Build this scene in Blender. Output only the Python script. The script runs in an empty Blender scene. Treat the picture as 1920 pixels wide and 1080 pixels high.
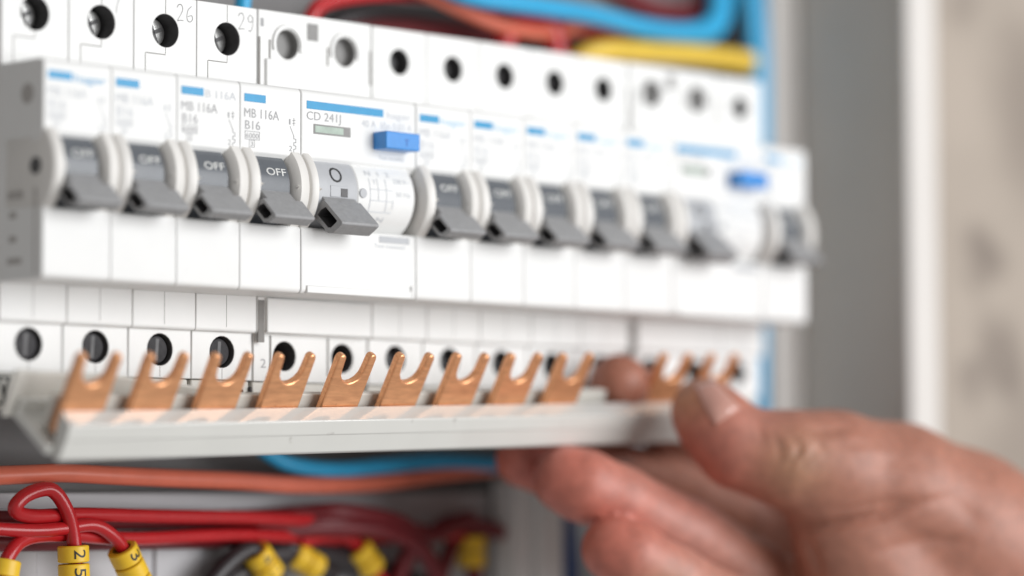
import bpy, bmesh, math, random
import numpy as np
from mathutils import Vector, Matrix
from mathutils.bvhtree import BVHTree
random.seed(7)
SC = bpy.context.scene
COL = SC.collection
MM = 0.001          # everything below is written in millimetres

# ------------------------------------------------------------------ camera
YAW, PIT, ROL = math.radians(45.370), math.radians(3.884), math.radians(-0.157)
CAM = np.array([-381.87, -511.99, -68.01])
FPX = 5805.5        # focal length in pixels of a 1920 wide frame
fw = np.array([math.sin(YAW)*math.cos(PIT), math.cos(YAW)*math.cos(PIT), math.sin(PIT)])
_r = np.array([math.cos(YAW), -math.sin(YAW), 0.0]); _u = np.cross(_r, fw)
RT = _r*math.cos(ROL)+_u*math.sin(ROL); UP = -_r*math.sin(ROL)+_u*math.cos(ROL)
cd = bpy.data.cameras.new('camera'); cam = bpy.data.objects.new('camera', cd); COL.objects.link(cam)
m = Matrix.Identity(4)
for i in range(3):
    m[i][0], m[i][1], m[i][2], m[i][3] = RT[i], UP[i], -fw[i], CAM[i]*MM
cam.matrix_world = m
cd.sensor_width = 36; cd.lens = FPX/1920*36; cd.clip_start = 0.02; cd.clip_end = 50
cd.dof.use_dof = True; cd.dof.focus_distance = 0.684; cd.dof.aperture_fstop = 4.1; cd.dof.aperture_blades = 0
SC.camera = cam
def ray(u, v):
    return RT*(u-960)/FPX + UP*(540-v)/FPX + fw
def W(u, v, Y):                       # where a sight line meets the plane Y mm into the board
    d = ray(u, v); return CAM + d*(Y-CAM[1])/d[1]
def AT(u, v, D):                      # ... or the distance D mm from the lens
    return CAM + ray(u, v)*D

# ------------------------------------------------------------------ light
w = bpy.data.worlds.new('World'); SC.world = w; w.use_nodes = True
bg = w.node_tree.nodes['Background']; bg.inputs[0].default_value = (1.0, 0.975, 0.95, 1); bg.inputs[1].default_value = 0.355
def area(name, loc, target, size, power, col):
    l = bpy.data.lights.new(name, 'AREA'); l.shape = 'RECTANGLE'; l.size, l.size_y = size; l.energy = power; l.color = col
    o = bpy.data.objects.new(name, l); COL.objects.link(o)
    o.location = Vector(loc)*MM
    o.rotation_euler = (Vector(target)-Vector(loc)).to_track_quat('-Z', 'Y').to_euler()
area('key_light', (450, -960, 130), (120, 0, -20), (0.8, 0.8), 12.6, (0.98, 0.99, 1.0))  # large soft key lamp placed at front right of the board
SC.view_settings.view_transform = 'Standard'; SC.view_settings.look = 'None'
SC.view_settings.exposure = 0.0; SC.view_settings.gamma = 1.0
SC.cycles.max_bounces = 8; SC.cycles.use_denoising = True

# ------------------------------------------------------------------ materials
def mat(name, col, rough=0.45, metal=0.0, var=0.05, scale=300.0, bump=0.03, spec=0.5, sss=0.0, coat=0.0, dirt=0.0, dirtcol=(0.25, 0.2, 0.15), stretch=(1, 1, 1)):
    M = bpy.data.materials.new(name); M.use_nodes = True
    nt = M.node_tree; b = nt.nodes['Principled BSDF']
    b.inputs['Roughness'].default_value = rough; b.inputs['Metallic'].default_value = metal
    b.inputs['Specular IOR Level'].default_value = spec
    b.inputs['Coat Weight'].default_value = coat
    if sss:
        b.inputs['Subsurface Weight'].default_value = sss
        b.inputs['Subsurface Scale'].default_value = 0.002
        b.inputs['Subsurface Radius'].default_value = (1.0, 0.4, 0.25)
    tc = nt.nodes.new('ShaderNodeTexCoord'); mp = nt.nodes.new('ShaderNodeMapping')
    mp.inputs['Scale'].default_value = stretch
    oi = nt.nodes.new('ShaderNodeObjectInfo'); nt.links.new(oi.outputs['Random'], mp.inputs['Location'])
    nt.links.new(tc.outputs['Object'], mp.inputs[0])
    n = nt.nodes.new('ShaderNodeTexNoise'); n.inputs['Scale'].default_value = scale; n.inputs['Detail'].default_value = 5
    nt.links.new(mp.outputs[0], n.inputs['Vector'])
    r = nt.nodes.new('ShaderNodeValToRGB')
    r.color_ramp.elements[0].position = 0.3; r.color_ramp.elements[1].position = 0.7
    r.color_ramp.elements[0].color = tuple(c*(1-var) for c in col)+(1,)
    r.color_ramp.elements[1].color = tuple(min(1, c*(1+var)) for c in col)+(1,)
    nt.links.new(n.outputs['Fac'], r.inputs[0])
    out = r.outputs[0]
    if dirt:
        n2 = nt.nodes.new('ShaderNodeTexNoise'); n2.inputs['Scale'].default_value = scale*2.7; n2.inputs['Detail'].default_value = 2
        nt.links.new(tc.outputs['Object'], n2.inputs['Vector'])
        r2 = nt.nodes.new('ShaderNodeValToRGB'); r2.color_ramp.elements[0].position = 0.70; r2.color_ramp.elements[1].position = 0.76
        r2.color_ramp.elements[0].color = (0, 0, 0, 1); r2.color_ramp.elements[1].color = (dirt,)*3+(1,)
        nt.links.new(n2.outputs['Fac'], r2.inputs[0])
        mx = nt.nodes.new('ShaderNodeMix'); mx.data_type = 'RGBA'
        nt.links.new(r2.outputs[0], mx.inputs['Factor']); nt.links.new(out, mx.inputs['A'])
        mx.inputs['B'].default_value = dirtcol+(1,); out = mx.outputs['Result']
    nt.links.new(out, b.inputs['Base Color'])
    if bump:
        bp = nt.nodes.new('ShaderNodeBump'); bp.inputs['Strength'].default_value = bump; bp.inputs['Distance'].default_value = 0.0004
        nt.links.new(n.outputs['Fac'], bp.inputs['Height']); nt.links.new(bp.outputs[0], b.inputs['Normal'])
    return M
WHITE = mat('white_plastic', (0.80, 0.80, 0.79), 0.45, var=0.018, scale=90, bump=0.05, spec=0.3, dirt=0.10, dirtcol=(0.45, 0.43, 0.4))
CREAM = mat('warm_white_plastic', (0.70, 0.68, 0.63), 0.45, var=0.02, scale=120, bump=0.05)
RIM = mat('rim_plastic', (0.74, 0.72, 0.69), 0.4, var=0.015, scale=150, bump=0.03)
GREYP = mat('grey_plastic', (0.30, 0.30, 0.305), 0.5, var=0.08, scale=900, bump=0.12, dirt=0.35, dirtcol=(0.55, 0.55, 0.55))
GREYL = mat('light_grey_plastic', (0.44, 0.45, 0.47), 0.38, var=0.03, scale=500, bump=0.04)
DRUM = mat('drum_plastic', (0.115, 0.125, 0.14), 0.23, var=0.04, scale=500, bump=0.04)
DARK = mat('dark_interior', (0.085, 0.083, 0.086), 0.45, var=0.2, scale=400, bump=0.1)
GREYH = mat('grey_interior', (0.24, 0.235, 0.23), 0.5, var=0.08, scale=300)
STEEL = mat('zinc_steel', (0.55, 0.55, 0.54), 0.28, metal=1.0, var=0.1, scale=600, bump=0.1)
DSCREW = mat('dark_screw', (0.035, 0.033, 0.036), 0.35, metal=0.0, var=0.3, scale=500, bump=0.2, spec=0.12)
SEAM = mat('seam_shadow_plastic', (0.22, 0.21, 0.20), 0.7, var=0.1, scale=300)
BLUE = mat('blue_print', (0.015, 0.28, 0.54), 0.4, var=0.04, scale=400, bump=0.01)
BTN = mat('blue_button_plastic', (0.05, 0.26, 0.66), 0.33, var=0.04, scale=500, bump=0.03)
INK = mat('grey_ink', (0.36, 0.36, 0.37), 0.6, var=0.1, scale=600, bump=0)
INKF = mat('faint_ink', (0.56, 0.58, 0.61), 0.6, var=0.06, scale=600, bump=0)
INKB = mat('faint_blue_ink', (0.36, 0.60, 0.78), 0.6, var=0.06, scale=600, bump=0)
PENCIL = mat('pencil', (0.50, 0.50, 0.50), 0.6, var=0.15, scale=900, bump=0)
BLACK = mat('black_ink', (0.02, 0.02, 0.02), 0.5, var=0.1, scale=500, bump=0)
WINK = mat('white_ink', (0.75, 0.75, 0.73), 0.5, var=0.05, scale=500, bump=0)
GLASS = mat('status_window_plastic', (0.42, 0.50, 0.44), 0.12, var=0.2, scale=250, bump=0, spec=0.15)
COPPER = mat('copper', (0.90, 0.43, 0.215), 0.31, metal=0.68, var=0.16, scale=220, bump=0.22, stretch=(1, 5, 5), dirt=0.25, dirtcol=(0.45, 0.16, 0.08))
COMBP = mat('comb_plastic', (0.66, 0.655, 0.62), 0.36, var=0.02, scale=80, bump=0.05, dirt=0.5, dirtcol=(0.35, 0.33, 0.3), coat=0.8)
COMBP.node_tree.nodes['Principled BSDF'].inputs['Coat Roughness'].default_value = 0.10
COMBG = mat('polished_comb_plastic', (0.60, 0.595, 0.57), 0.3, var=0.02, scale=500, bump=0.08, coat=1.0)
_g = COMBG.node_tree.nodes['Principled BSDF']; _g.inputs['Coat Roughness'].default_value = 0.06; _g.inputs['Coat IOR'].default_value = 2.2
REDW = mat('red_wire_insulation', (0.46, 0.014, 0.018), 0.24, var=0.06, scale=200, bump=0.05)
DREDW = mat('dark_and_shaded_red_insulation', (0.15, 0.007, 0.012), 0.48, var=0.08, scale=200, bump=0.05)  # dark red; also puts the lower bundle's shadow into the wire colour
ORANW = mat('salmon_wire_insulation', (0.72, 0.17, 0.10), 0.4, var=0.05, scale=200, bump=0.05)
CYANW = mat('cyan_wire_insulation', (0.03, 0.38, 0.68), 0.36, var=0.05, scale=200, bump=0.05)
NAVYW = mat('navy_wire_insulation', (0.02, 0.07, 0.24), 0.4, var=0.08, scale=200, bump=0.05)
YELW = mat('yellow_wire_insulation', (0.78, 0.52, 0.06), 0.4, var=0.05, scale=200, bump=0.05)
BLKW = mat('black_wire_insulation', (0.025, 0.02, 0.022), 0.4, var=0.1, scale=200, bump=0.05)
YEL = mat('yellow_marker_plastic', (0.80, 0.50, 0.025), 0.42, var=0.05, scale=300, bump=0.06)
PLATE = mat('shade_darkened_steel', (0.20, 0.195, 0.195), 0.5, var=0.06, scale=60, bump=0.1)  # grey kept dark so the colour carries the breakers' shadow on the plate
DUCT = mat('pale_duct_plastic', (0.50, 0.495, 0.51), 0.5, var=0.05, scale=40, bump=0.05)
CABW = mat('cabinet_paint', (0.60, 0.56, 0.51), 0.5, var=0.03, scale=30, bump=0.05)
FLNG = mat('cabinet_flange_paint', (0.66, 0.63, 0.60), 0.45, var=0.02, scale=30, bump=0.05)
WALLM = mat('stained_plaster', (0.38, 0.325, 0.275), 0.8, var=0.07, scale=22, bump=0.3)
# ------------------------------------------------------------------ mesh helpers
class MB:
    def __init__(s): s.v = []; s.f = []; s.mi = []; s.sm = []
    def add(s, vs, fs, mi=0, smooth=False):
        b = len(s.v); s.v += [tuple(map(float, p)) for p in vs]
        for f in fs:
            s.f.append([b+i for i in f]); s.mi.append(mi); s.sm.append(smooth)
    def box(s, x0, x1, y0, y1, z0, z1, mi=0):
        vs = [(x, y, z) for z in (z0, z1) for y in (y0, y1) for x in (x0, x1)]
        s.add(vs, [(0, 2, 3, 1), (4, 5, 7, 6), (0, 1, 5, 4), (2, 6, 7, 3), (0, 4, 6, 2), (1, 3, 7, 5)], mi)
    def prism(s, poly, x0, x1, mi=0, smooth=False):       # poly of (y,z), drawn out along x
        n = len(poly)
        s.add([(x0, y, z) for y, z in poly]+[(x1, y, z) for y, z in poly],
              [[i, (i+1) % n, n+(i+1) % n, n+i] for i in range(n)]+[list(range(n))[::-1], list(range(n, 2*n))], mi, smooth)
    def lathe(s, prof, cy, cz, n=56, mi=0, smooth=True):  # prof of (x,r) turned about an axis along x
        k = len(prof)
        vs = [(x, cy-r*math.cos(2*math.pi*j/n), cz+r*math.sin(2*math.pi*j/n)) for j in range(n) for x, r in prof]
        fs = [[j*k+i, j*k+i+1, ((j+1) % n)*k+i+1, ((j+1) % n)*k+i] for j in range(n) for i in range(k-1)]
        fs += [[j*k for j in range(n)], [j*k+k-1 for j in range(n)][::-1]]
        s.add(vs, fs, mi, smooth)
    def hole_face(s, x0, x1, z0, z1, y, cx, cz, r, depth, mi=0, hmi=1, n=28):   # face looking to -y with a round bore in it
        cs = [(x0, z0), (x1, z0), (x1, z1), (x0, z1)]
        vs = [(x, y, z) for x, z in cs]
        a0 = [math.atan2(z-cz, x-cx) for x, z in cs]
        ring = []; fs = []
        per = n//4
        ang = []
        for q in range(4):
            A, B = a0[q], a0[(q+1) % 4]
            while B <= A: B += 2*math.pi
            ang.append([A+(B-A)*t/per for t in range(per)])
        flat = [a for q in ang for a in q]; N = len(flat)
        vs += [(cx+r*math.cos(a), y, cz+r*math.sin(a)) for a in flat]
        for q in range(4):
            arc = [4+(q*per+t) % N for t in range(per+1)]
            fs.append([q, (q+1) % 4]+arc[::-1])
        s.add(vs, fs, mi)
        rim = [(cx+r*math.cos(a), y, cz+r*math.sin(a)) for a in flat]
        back = [(x, y+depth, z) for x, _, z in rim]
        s.add(rim+back, [[i, (i+1) % N, N+(i+1) % N, N+i] for i in range(N)]+[list(range(N, 2*N))], hmi, True)
    def tube(s, pts, r, n=12, mi=0, cap=True):
        P = [np.array(p, float) for p in pts]; k = len(P); rs = r if hasattr(r, '__len__') else [r]*k
        T = [P[min(i+1, k-1)]-P[max(i-1, 0)] for i in range(k)]; T = [t/(np.linalg.norm(t)+1e-12) for t in T]
        a = np.cross(T[0], [0.3, 0.2, 1.0]); a /= np.linalg.norm(a); vs = []
        for i in range(k):
            a = a-T[i]*(a@T[i]); a /= np.linalg.norm(a); b = np.cross(T[i], a)
            vs += [P[i]+rs[i]*(math.cos(2*math.pi*j/n)*a+math.sin(2*math.pi*j/n)*b) for j in range(n)]
        fs = [[i*n+j, i*n+(j+1) % n, (i+1)*n+(j+1) % n, (i+1)*n+j] for i in range(k-1) for j in range(n)]
        if cap: fs += [list(range(n))[::-1], list(range((k-1)*n, k*n))]
        s.add(vs, fs, mi, True)
    def build(s, name, mats, parent=None, bevel=0, seg=2, loc=None, sharp=35, weld=True):
        me = bpy.data.meshes.new(name)
        me.from_pydata([tuple(c*MM for c in p) for p in s.v], [], s.f)
        for M in (mats if isinstance(mats, (list, tuple)) else [mats]): me.materials.append(M)
        me.polygons.foreach_set('material_index', s.mi); me.polygons.foreach_set('use_smooth', s.sm)
        if weld:
            bm = bmesh.new(); bm.from_mesh(me)
            bmesh.ops.remove_doubles(bm, verts=bm.verts, dist=1e-6)
            bmesh.ops.recalc_face_normals(bm, faces=bm.faces); bm.to_mesh(me); bm.free()
        me.set_sharp_from_angle(angle=math.radians(sharp))
        o = bpy.data.objects.new(name, me); COL.objects.link(o); o.parent = parent
        if loc is not None: o.location = Vector(loc)*MM
        if bevel:
            b = o.modifiers.new('edge', 'BEVEL'); b.width = bevel*MM; b.segments = seg; b.limit_method = 'ANGLE'; b.angle_limit = math.radians(40)
        return o
def tag(o, label=None, cat=None, group=None, kind=None):
    if label: o['label'] = label
    if cat: o['category'] = cat
    if group: o['group'] = group
    if kind: o['kind'] = kind
    return o
def empty(name, loc=(0, 0, 0)):
    o = bpy.data.objects.new(name, None); o.empty_display_size = 0.01; COL.objects.link(o); o.location = Vector(loc)*MM; return o
def copy_tree(o, parent=None):
    c = o.copy(); COL.objects.link(c); c.parent = parent
    for ch in [x for x in KIDS.get(o.name, [])]: copy_tree(ch, c)
    return c
KIDS = {}
def note_kids():
    KIDS.clear()
    for o in bpy.data.objects:
        if o.parent: KIDS.setdefault(o.parent.name, []).append(o)
_TX = {}
def text_geo(s):
    if s not in _TX:
        c = bpy.data.curves.new('t', 'FONT'); c.body = s; c.resolution_u = 3; c.size = 1
        o = bpy.data.objects.new('t', c); COL.objects.link(o)
        me = bpy.data.meshes.new_from_object(o.evaluated_get(bpy.context.evaluated_depsgraph_get()))
        _TX[s] = (np.array([v.co[:2] for v in me.vertices]), [list(p.vertices) for p in me.polygons])
        bpy.data.objects.remove(o); bpy.data.curves.remove(c); bpy.data.meshes.remove(me)
    return _TX[s]
def text2d(s, x0, z0, h, wd=None):     # baseline start, cap height, optional overall width -> 2-D points and faces
    v, f = text_geo(s); v = v.copy(); cap = 0.729
    v[:, 1] *= h/cap; v[:, 0] -= v[:, 0].min()
    v[:, 0] *= (wd/v[:, 0].max()) if wd else h/cap
    return v+np.array([x0, z0]), f
def put_text(mb, s, x0, z0, h, wd=None, y=-0.06, mi=0):
    v, f = text2d(s, x0, z0, h, wd); mb.add([(a, y, b) for a, b in v], f, mi)
def put_text_drum(mb, s, x0, z0, h, wd, cy, cz, r, mi=0):   # printed round a drum whose axis runs along x
    v, f = text2d(s, x0, 0, h, wd)
    bm = bmesh.new(); bv = [bm.verts.new((a, b, 0)) for a, b in v]
    for q in f: bm.faces.new([bv[i] for i in q])
    bmesh.ops.subdivide_edges(bm, edges=[e for e in bm.edges if e.calc_length() > 0.8], cuts=1); bmesh.ops.triangulate(bm, faces=bm.faces)
    bm.verts.index_update(); t0 = math.asin((z0-cz)/r); vs = []
    for q in bm.verts:
        t = t0+q.co.y/r; vs.append((q.co.x, cy-(r+0.07)*math.cos(t), cz+(r+0.07)*math.sin(t)))
    mb.add(vs, [[q.index for q in p.verts] for p in bm.faces], mi); bm.free()
def stroke(mb, pts, wd, y, mi=0):      # a thin printed line in the x-z plane
    for (x0, z0), (x1, z1) in zip(pts, pts[1:]):
        d = np.array([x1-x0, z1-z0]); L = np.linalg.norm(d)
        if L < 1e-6: continue
        n = np.array([-d[1], d[0]])/L*wd/2; e = d/L*wd*0.3
        mb.add([(x0-n[0]-e[0], y, z0-n[1]-e[1]), (x1-n[0]+e[0], y, z1-n[1]+e[1]), (x1+n[0]+e[0], y, z1+n[1]+e[1]), (x0+n[0]-e[0], y, z0+n[1]-e[1])], [(0, 1, 2, 3)], mi)
def crom(pts, n=8):
    P = [np.array(p, float) for p in pts]; P = [2*P[0]-P[1]]+P+[2*P[-1]-P[-2]]; out = []
    for i in range(1, len(P)-2):
        for k in range(n):
            t = k/n; a, b, c, d = P[i-1:i+3]
            out.append(0.5*(2*b+(c-a)*t+(2*a-5*b+4*c-d)*t*t+(3*b-a-3*c+d)*t**3))
    return out+[P[-2]]

# ------------------------------------------------------------------ cabinet and wall
PITCH = 17.6
cab = tag(empty('cabinet', (200, 62, 0)), 'grey steel switchboard cabinet behind the breakers with a pale front flange', 'cabinet')
def cabpart(name, boxes, M, bevel=0.6):
    b = MB()
    for q in boxes: b.box(q[0]-200, q[1]-200, q[2]-62, q[3]-62, q[4], q[5])
    return b.build(name, M, cab, bevel)
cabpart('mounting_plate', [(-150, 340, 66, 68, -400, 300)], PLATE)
cabpart('side_wall', [(302, 304, 10, 90, -400, 300)], CABW)
cabpart('front_flange', [(301.2, 314.5, 8, 9.8, -400, 300)], FLNG, 0.8)
cabpart('frame_strip', [(289, 301.5, 47, 49.5, -400, 300)], FLNG, 0.8)
cabpart('din_rail', [(-150, 285, 58, 60, -17, 17), (-150, 285, 60.2, 65.8, -12, 12)], STEEL, 0.3)
b = MB(); b.box(316, 900, 13, 33, -500, 400)
tag(b.build('wall', WALLM), None, None, None, 'structure')
nt = WALLM.node_tree; bs = nt.nodes['Principled BSDF']; src = bs.inputs['Base Color'].links[0].from_socket
geo = nt.nodes.new('ShaderNodeTexCoord'); n2 = nt.nodes.new('ShaderNodeTexNoise'); n2.inputs['Scale'].default_value = 60
nt.links.new(geo.outputs['Object'], n2.inputs['Vector']); out = src
for (x, z, rad, amt) in ((344, 1, 0.012, 0.75), (349, -29, 0.018, 0.6), (337, -34, 0.010, 0.4), (333, 72, 0.010, 0.35), (378, 45, 0.04, 0.5), (365, -60, 0.035, 0.45)):   # damp stains
    vm = nt.nodes.new('ShaderNodeVectorMath'); vm.operation = 'DISTANCE'; vm.inputs[1].default_value = (x*MM, 13*MM, z*MM)
    nt.links.new(geo.outputs['Object'], vm.inputs[0])
    ad = nt.nodes.new('ShaderNodeMath'); ad.operation = 'MULTIPLY_ADD'; ad.inputs[1].default_value = 0.02; nt.links.new(n2.outputs['Fac'], ad.inputs[0]); nt.links.new(vm.outputs['Value'], ad.inputs[2])
    mr = nt.nodes.new('ShaderNodeMapRange'); mr.interpolation_type = 'SMOOTHSTEP'; mr.inputs['From Min'].default_value = rad*0.4+0.008; mr.inputs['From Max'].default_value = rad+0.012
    mr.inputs['To Min'].default_value = amt; mr.inputs['To Max'].default_value = 0; nt.links.new(ad.outputs[0], mr.inputs['Value'])
    mx = nt.nodes.new('ShaderNodeMix'); mx.data_type = 'RGBA'; nt.links.new(mr.outputs[0], mx.inputs['Factor']); nt.links.new(out, mx.inputs['A'])
    mx.inputs['B'].default_value = (0.16, 0.13, 0.11, 1); out = mx.outputs['Result']
nt.links.new(out, bs.inputs['Base Color'])
b = MB(); b.box(-150, 187, 58, 65.5, -230, -66.5)
for k in range(13): b.box(-140+k*24, -126+k*24, 57.2, 57.9, -225, -70)
tag(b.build('wiring_duct', DUCT, None, 0.8), 'pale grey wiring duct running below the breakers behind the red wires', 'wiring duct')
for k, (ua, ub, Y) in enumerate([(968, 1000, 48), (1012, 1058, 46)]):
    p0, p1 = W(ua, 900, Y), W(ub, 900, Y); b = MB(); b.box(0, p1[0]-p0[0], 0, 9, -160, 0)
    tag(b.build('terminal_block', WHITE, None, 0.8, loc=(p0[0], Y, -63)), ['narrow pale terminal block end beyond the duct, left of its wider neighbour', 'wider pale terminal block seen just left of the curled fingers'][k], 'terminal block', 'terminal blocks beyond the wiring duct')

# ------------------------------------------------------------------ circuit breakers
CY, CZ, RC, RD = 7.3, 0.3, 10.9, 9.2
DS, DL = 14.9, 16.3
def housing(width, holes_up, holes_lo, r_up, r_lo, hole_mats, z_up=34.45, z_lo=-35.45, g=0.09, d_up=10):
    x_ = 0; x0, x1 = g, width-g; b = MB()
    arc = lambda cy, cz, r, a0, a1: [(cy+r*math.cos(math.radians(a0+(a1-a0)*k/5)), cz+r*math.sin(math.radians(a0+(a1-a0)*k/5))) for k in range(6)]
    prof = [(58, 42.2), (DS, 42.2), (DS, 22.78)]
    prof += arc(1.4, 21.38, 1.4, 90, 180)
    prof += [(0, 7.6), (1.6, 5.9), (4.2, 5.6), (4.2, 6.6), (13, 6.6), (13, -7.6), (0.5, -8.0), (0, -8.5)]
    prof += arc(1.2, -21.58, 1.2, 180, 270)
    prof += [(DS-0.1, -22.78), (DS-0.1, -30.0)] + arc(DS+0.7, -30.2, 0.8, 180, 270) + [(DL, -31.0), (DL, -41.6), (58, -41.6)]
    n = len(prof)
    vs = [(x0, y, z) for y, z in prof]+[(x1, y, z) for y, z in prof]
    fs = []
    for i in range(n):
        j = (i+1) % n
        if prof[i] == (DS, 42.2) or prof[i] == (DL, -31.0): continue
        fs.append([i, j, n+j, n+i])
    fs += [list(range(n))[::-1], list(range(n, 2*n))]
    b.add(vs, fs, 0)
    for (hs, r, zc, za, zb, y, dd, hm) in ((holes_up, r_up, z_up, 22.78, 42.2, DS, d_up, 1), (holes_lo, r_lo, z_lo, -41.6, -31.0, DL, 10, len(hole_mats)-1)):
        cuts = [x0]+[(a+c)/2 for a, c in zip(hs, hs[1:])]+[x1]
        for k, cx in enumerate(hs): b.hole_face(cuts[k], cuts[k+1], za, zb, y, cx, zc, r, dd, 0, hm)
    return b, hole_mats
def screw(parent, x, y, z, r, deep, M=STEEL, cross=True, tilt=0.4):
    b = MB(); n = 20
    b.tube([(x, y+deep, z), (x, y+deep+0.5, z), (x, y+deep+2, z)], [r*0.86, r*0.97, r*0.97], n)
    o = b.build('terminal_screw', M, parent, 0)
    s = MB()
    for k in range(2 if cross else 1):
        a = tilt+k*math.pi/2; c, d = math.cos(a), math.sin(a); wd, L = 0.45, r*0.72
        s.add([(x+c*p-d*q, y+deep-0.05, z+d*p+c*q) for p, q in ((-L, -wd), (L, -wd), (L, wd), (-L, wd))]+[(x+c*p*.9-d*q, y+deep+0.5, z+d*p*.9+c*q) for p, q in ((-L, -wd), (L, -wd), (L, wd), (-L, wd))],
              [(0, 1, 5, 4), (1, 2, 6, 5), (2, 3, 7, 6), (3, 0, 4, 7), (4, 5, 6, 7), (0, 3, 2, 1)])
    s.build('slot', DARK, o)
def cheek(parent, xa, xb, inner):      # collar beside the toggle; inner = +1 if its bevelled side looks to +x
    p = [(xa, 0.0), (xa, RC-0.35), (xa+0.3, RC), (xb-1.0, RC), (xb, RC-1.3), (xb, 0.0)] if inner > 0 else [(xa, 0.0), (xa, RC-1.3), (xa+1.0, RC), (xb-0.3, RC), (xb, RC-0.35), (xb, 0.0)]
    b = MB(); b.lathe(p[1:-1], CY, CZ, 72)
    xm = xb-0.35 if inner > 0 else xa+0.35
    b.add([(xm+dx, CY-(RC-0.75)*math.cos(t)-0.0, CZ+(RC-0.75)*math.sin(t)) for dx, t in ((-.45, .0), (.0, -.05), (.45, .0), (0, .05))]+[(xm+0.15*inner, CY-RC-0.12, CZ)], [(0, 1, 4), (1, 2, 4), (2, 3, 4), (3, 0, 4)], 0, True)
    return b.build('collar', RIM, parent, sharp=50)
def lever_geo(xa, xb, xna, xnb, s0, top0, dirn, length, thick, nv):
    # profile in (y,z): top edge from top0 along dirn; a slim neck first, the wide grip beyond the collars
    d = np.array(dirn); d /= np.linalg.norm(d); nrm = np.array(nv, float); nrm /= np.linalg.norm(nrm)     # down and back
    b = MB(); T = np.array(top0)
    neck = [T-d*3.5+nrm*0.1, T+d*(s0+.8)+nrm*0.03, T+d*(s0+.8)+nrm*(thick-.3), T-d*3.5+nrm*(thick-.3)]
    b.prism([tuple(q) for q in neck], xna, xnb)
    s1 = length
    q = [T+d*s0+nrm*(-0.02), T+d*(s1-0.5), T+d*s1+nrm*0.5, T+d*s1+nrm*(thick-0.9), T+d*(s1-0.9)+nrm*(thick+0.05), T+d*(s0)+nrm*(thick+0.02), T+d*(s0-0.5)+nrm*(thick*0.5)]
    n = len(q); c = sum(q)/n
    inn = [c+(p-c)*0.60 for p in q]
    vs = [(xa, *p) for p in q]+[(xb, *p) for p in q]
    fs = [[i, (i+1) % n, n+(i+1) % n, n+i] for i in range(n)]+[list(range(n, 2*n))]
    base = len(vs); vs += [(xa, *p) for p in inn]+[(xa+7, *p) for p in inn]
    fs += [[i, base+i, base+(i+1) % n, (i+1) % n] for i in range(n)]
    b.add(vs, fs, 0)
    k = len(inn); b.add([(xa, *p) for p in inn]+[(xa+7, *p) for p in inn], [[i, (i+1) % k, k+(i+1) % k, k+i] for i in range(k)]+[list(range(k, 2*k))], 1)
    return b
MID = [(CY, CZ)]
def mcb(kind):
    """kind 'a': the four at the sharp end, 'b': the plainer ones further along"""
    t = empty('circuit_breaker', (0, 0, 0)); hb, hm = housing(PITCH, [8.8], [8.8], 3.65 if kind == 'a' else 3.0, 3.5 if kind == 'a' else 3.1, [WHITE, DARK])
    h = hb.build('housing', hm, t, 0.22, 2)
    cheek(t, 0.30, 3.9, 1); cheek(t, 13.7, 17.30, -1)
    d = MB(); d.lathe([(4.1, RD-0.1), (4.2, RD), (12.7, RD), (12.8, RD-0.1)], CY, CZ, 64)
    g_ = MB(); g_.lathe([(3.95, RD-2.2), (13.65, RD-2.2)], CY, CZ, 40); g_.build('drum_core', DARK, t)
    dr = d.build('toggle_drum', DRUM, t)
    tx = MB(); put_text_drum(tx, 'OFF', 6.4, 2.6, 1.8, 5.6, CY, CZ, RD); tx.build('lettering', WINK, dr, weld=False)
    lv = lever_geo(3.0, 14.4, 4.4, 12.6, 3.4, (-1.6, -0.6), (-7.3, -6.7), 9.6, 4.0, (3.5, -1.7))
    lv.build('toggle_lever', [GREYP, DARK], t, 0.3, 2)
    for (z, deep, r) in ((34.45, 4.2, 3.65), (-35.45, 1.1, 3.5)):
        y = DS if z > 0 else DL
        screw(t, 8.8, y, z, (r if kind == 'a' else 3.0)*0.95, deep if kind == 'a' else 3.5, (STEEL if z > 0 else DSCREW) if kind == 'a' else DARK, z > 0 or kind == 'b', 0.4 if z > 0 else 1.5)
    def seam(*q):
        e = MB(); e.box(*q); e.build('seam', SEAM, t)
    if kind == 'a':
        y = DS-0.03
        seam(8.72, 8.88, y, y+0.2, 38.2, 42.0); seam(8.72, 8.88, y, y+0.2, 29.3, 30.7)
        seam(3.35, 8.85, y, y+0.2, 29.0, 29.22); seam(3.1, 3.32, y, y+0.2, 22.9, 29.1)
        seam(8.74, 8.86, DL-0.03, DL+.2, -41.4, -39.1)
    seam(8.74, 8.86, DS-0.13, DS+0.1, -30.0, -22.9)
    c = MB(); c.box(0.5, 17.1, DL+0.6, DL+8, -49.0, -41.7); c.build('rail_clip', CREAM, t, 0.4)
    return t
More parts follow.
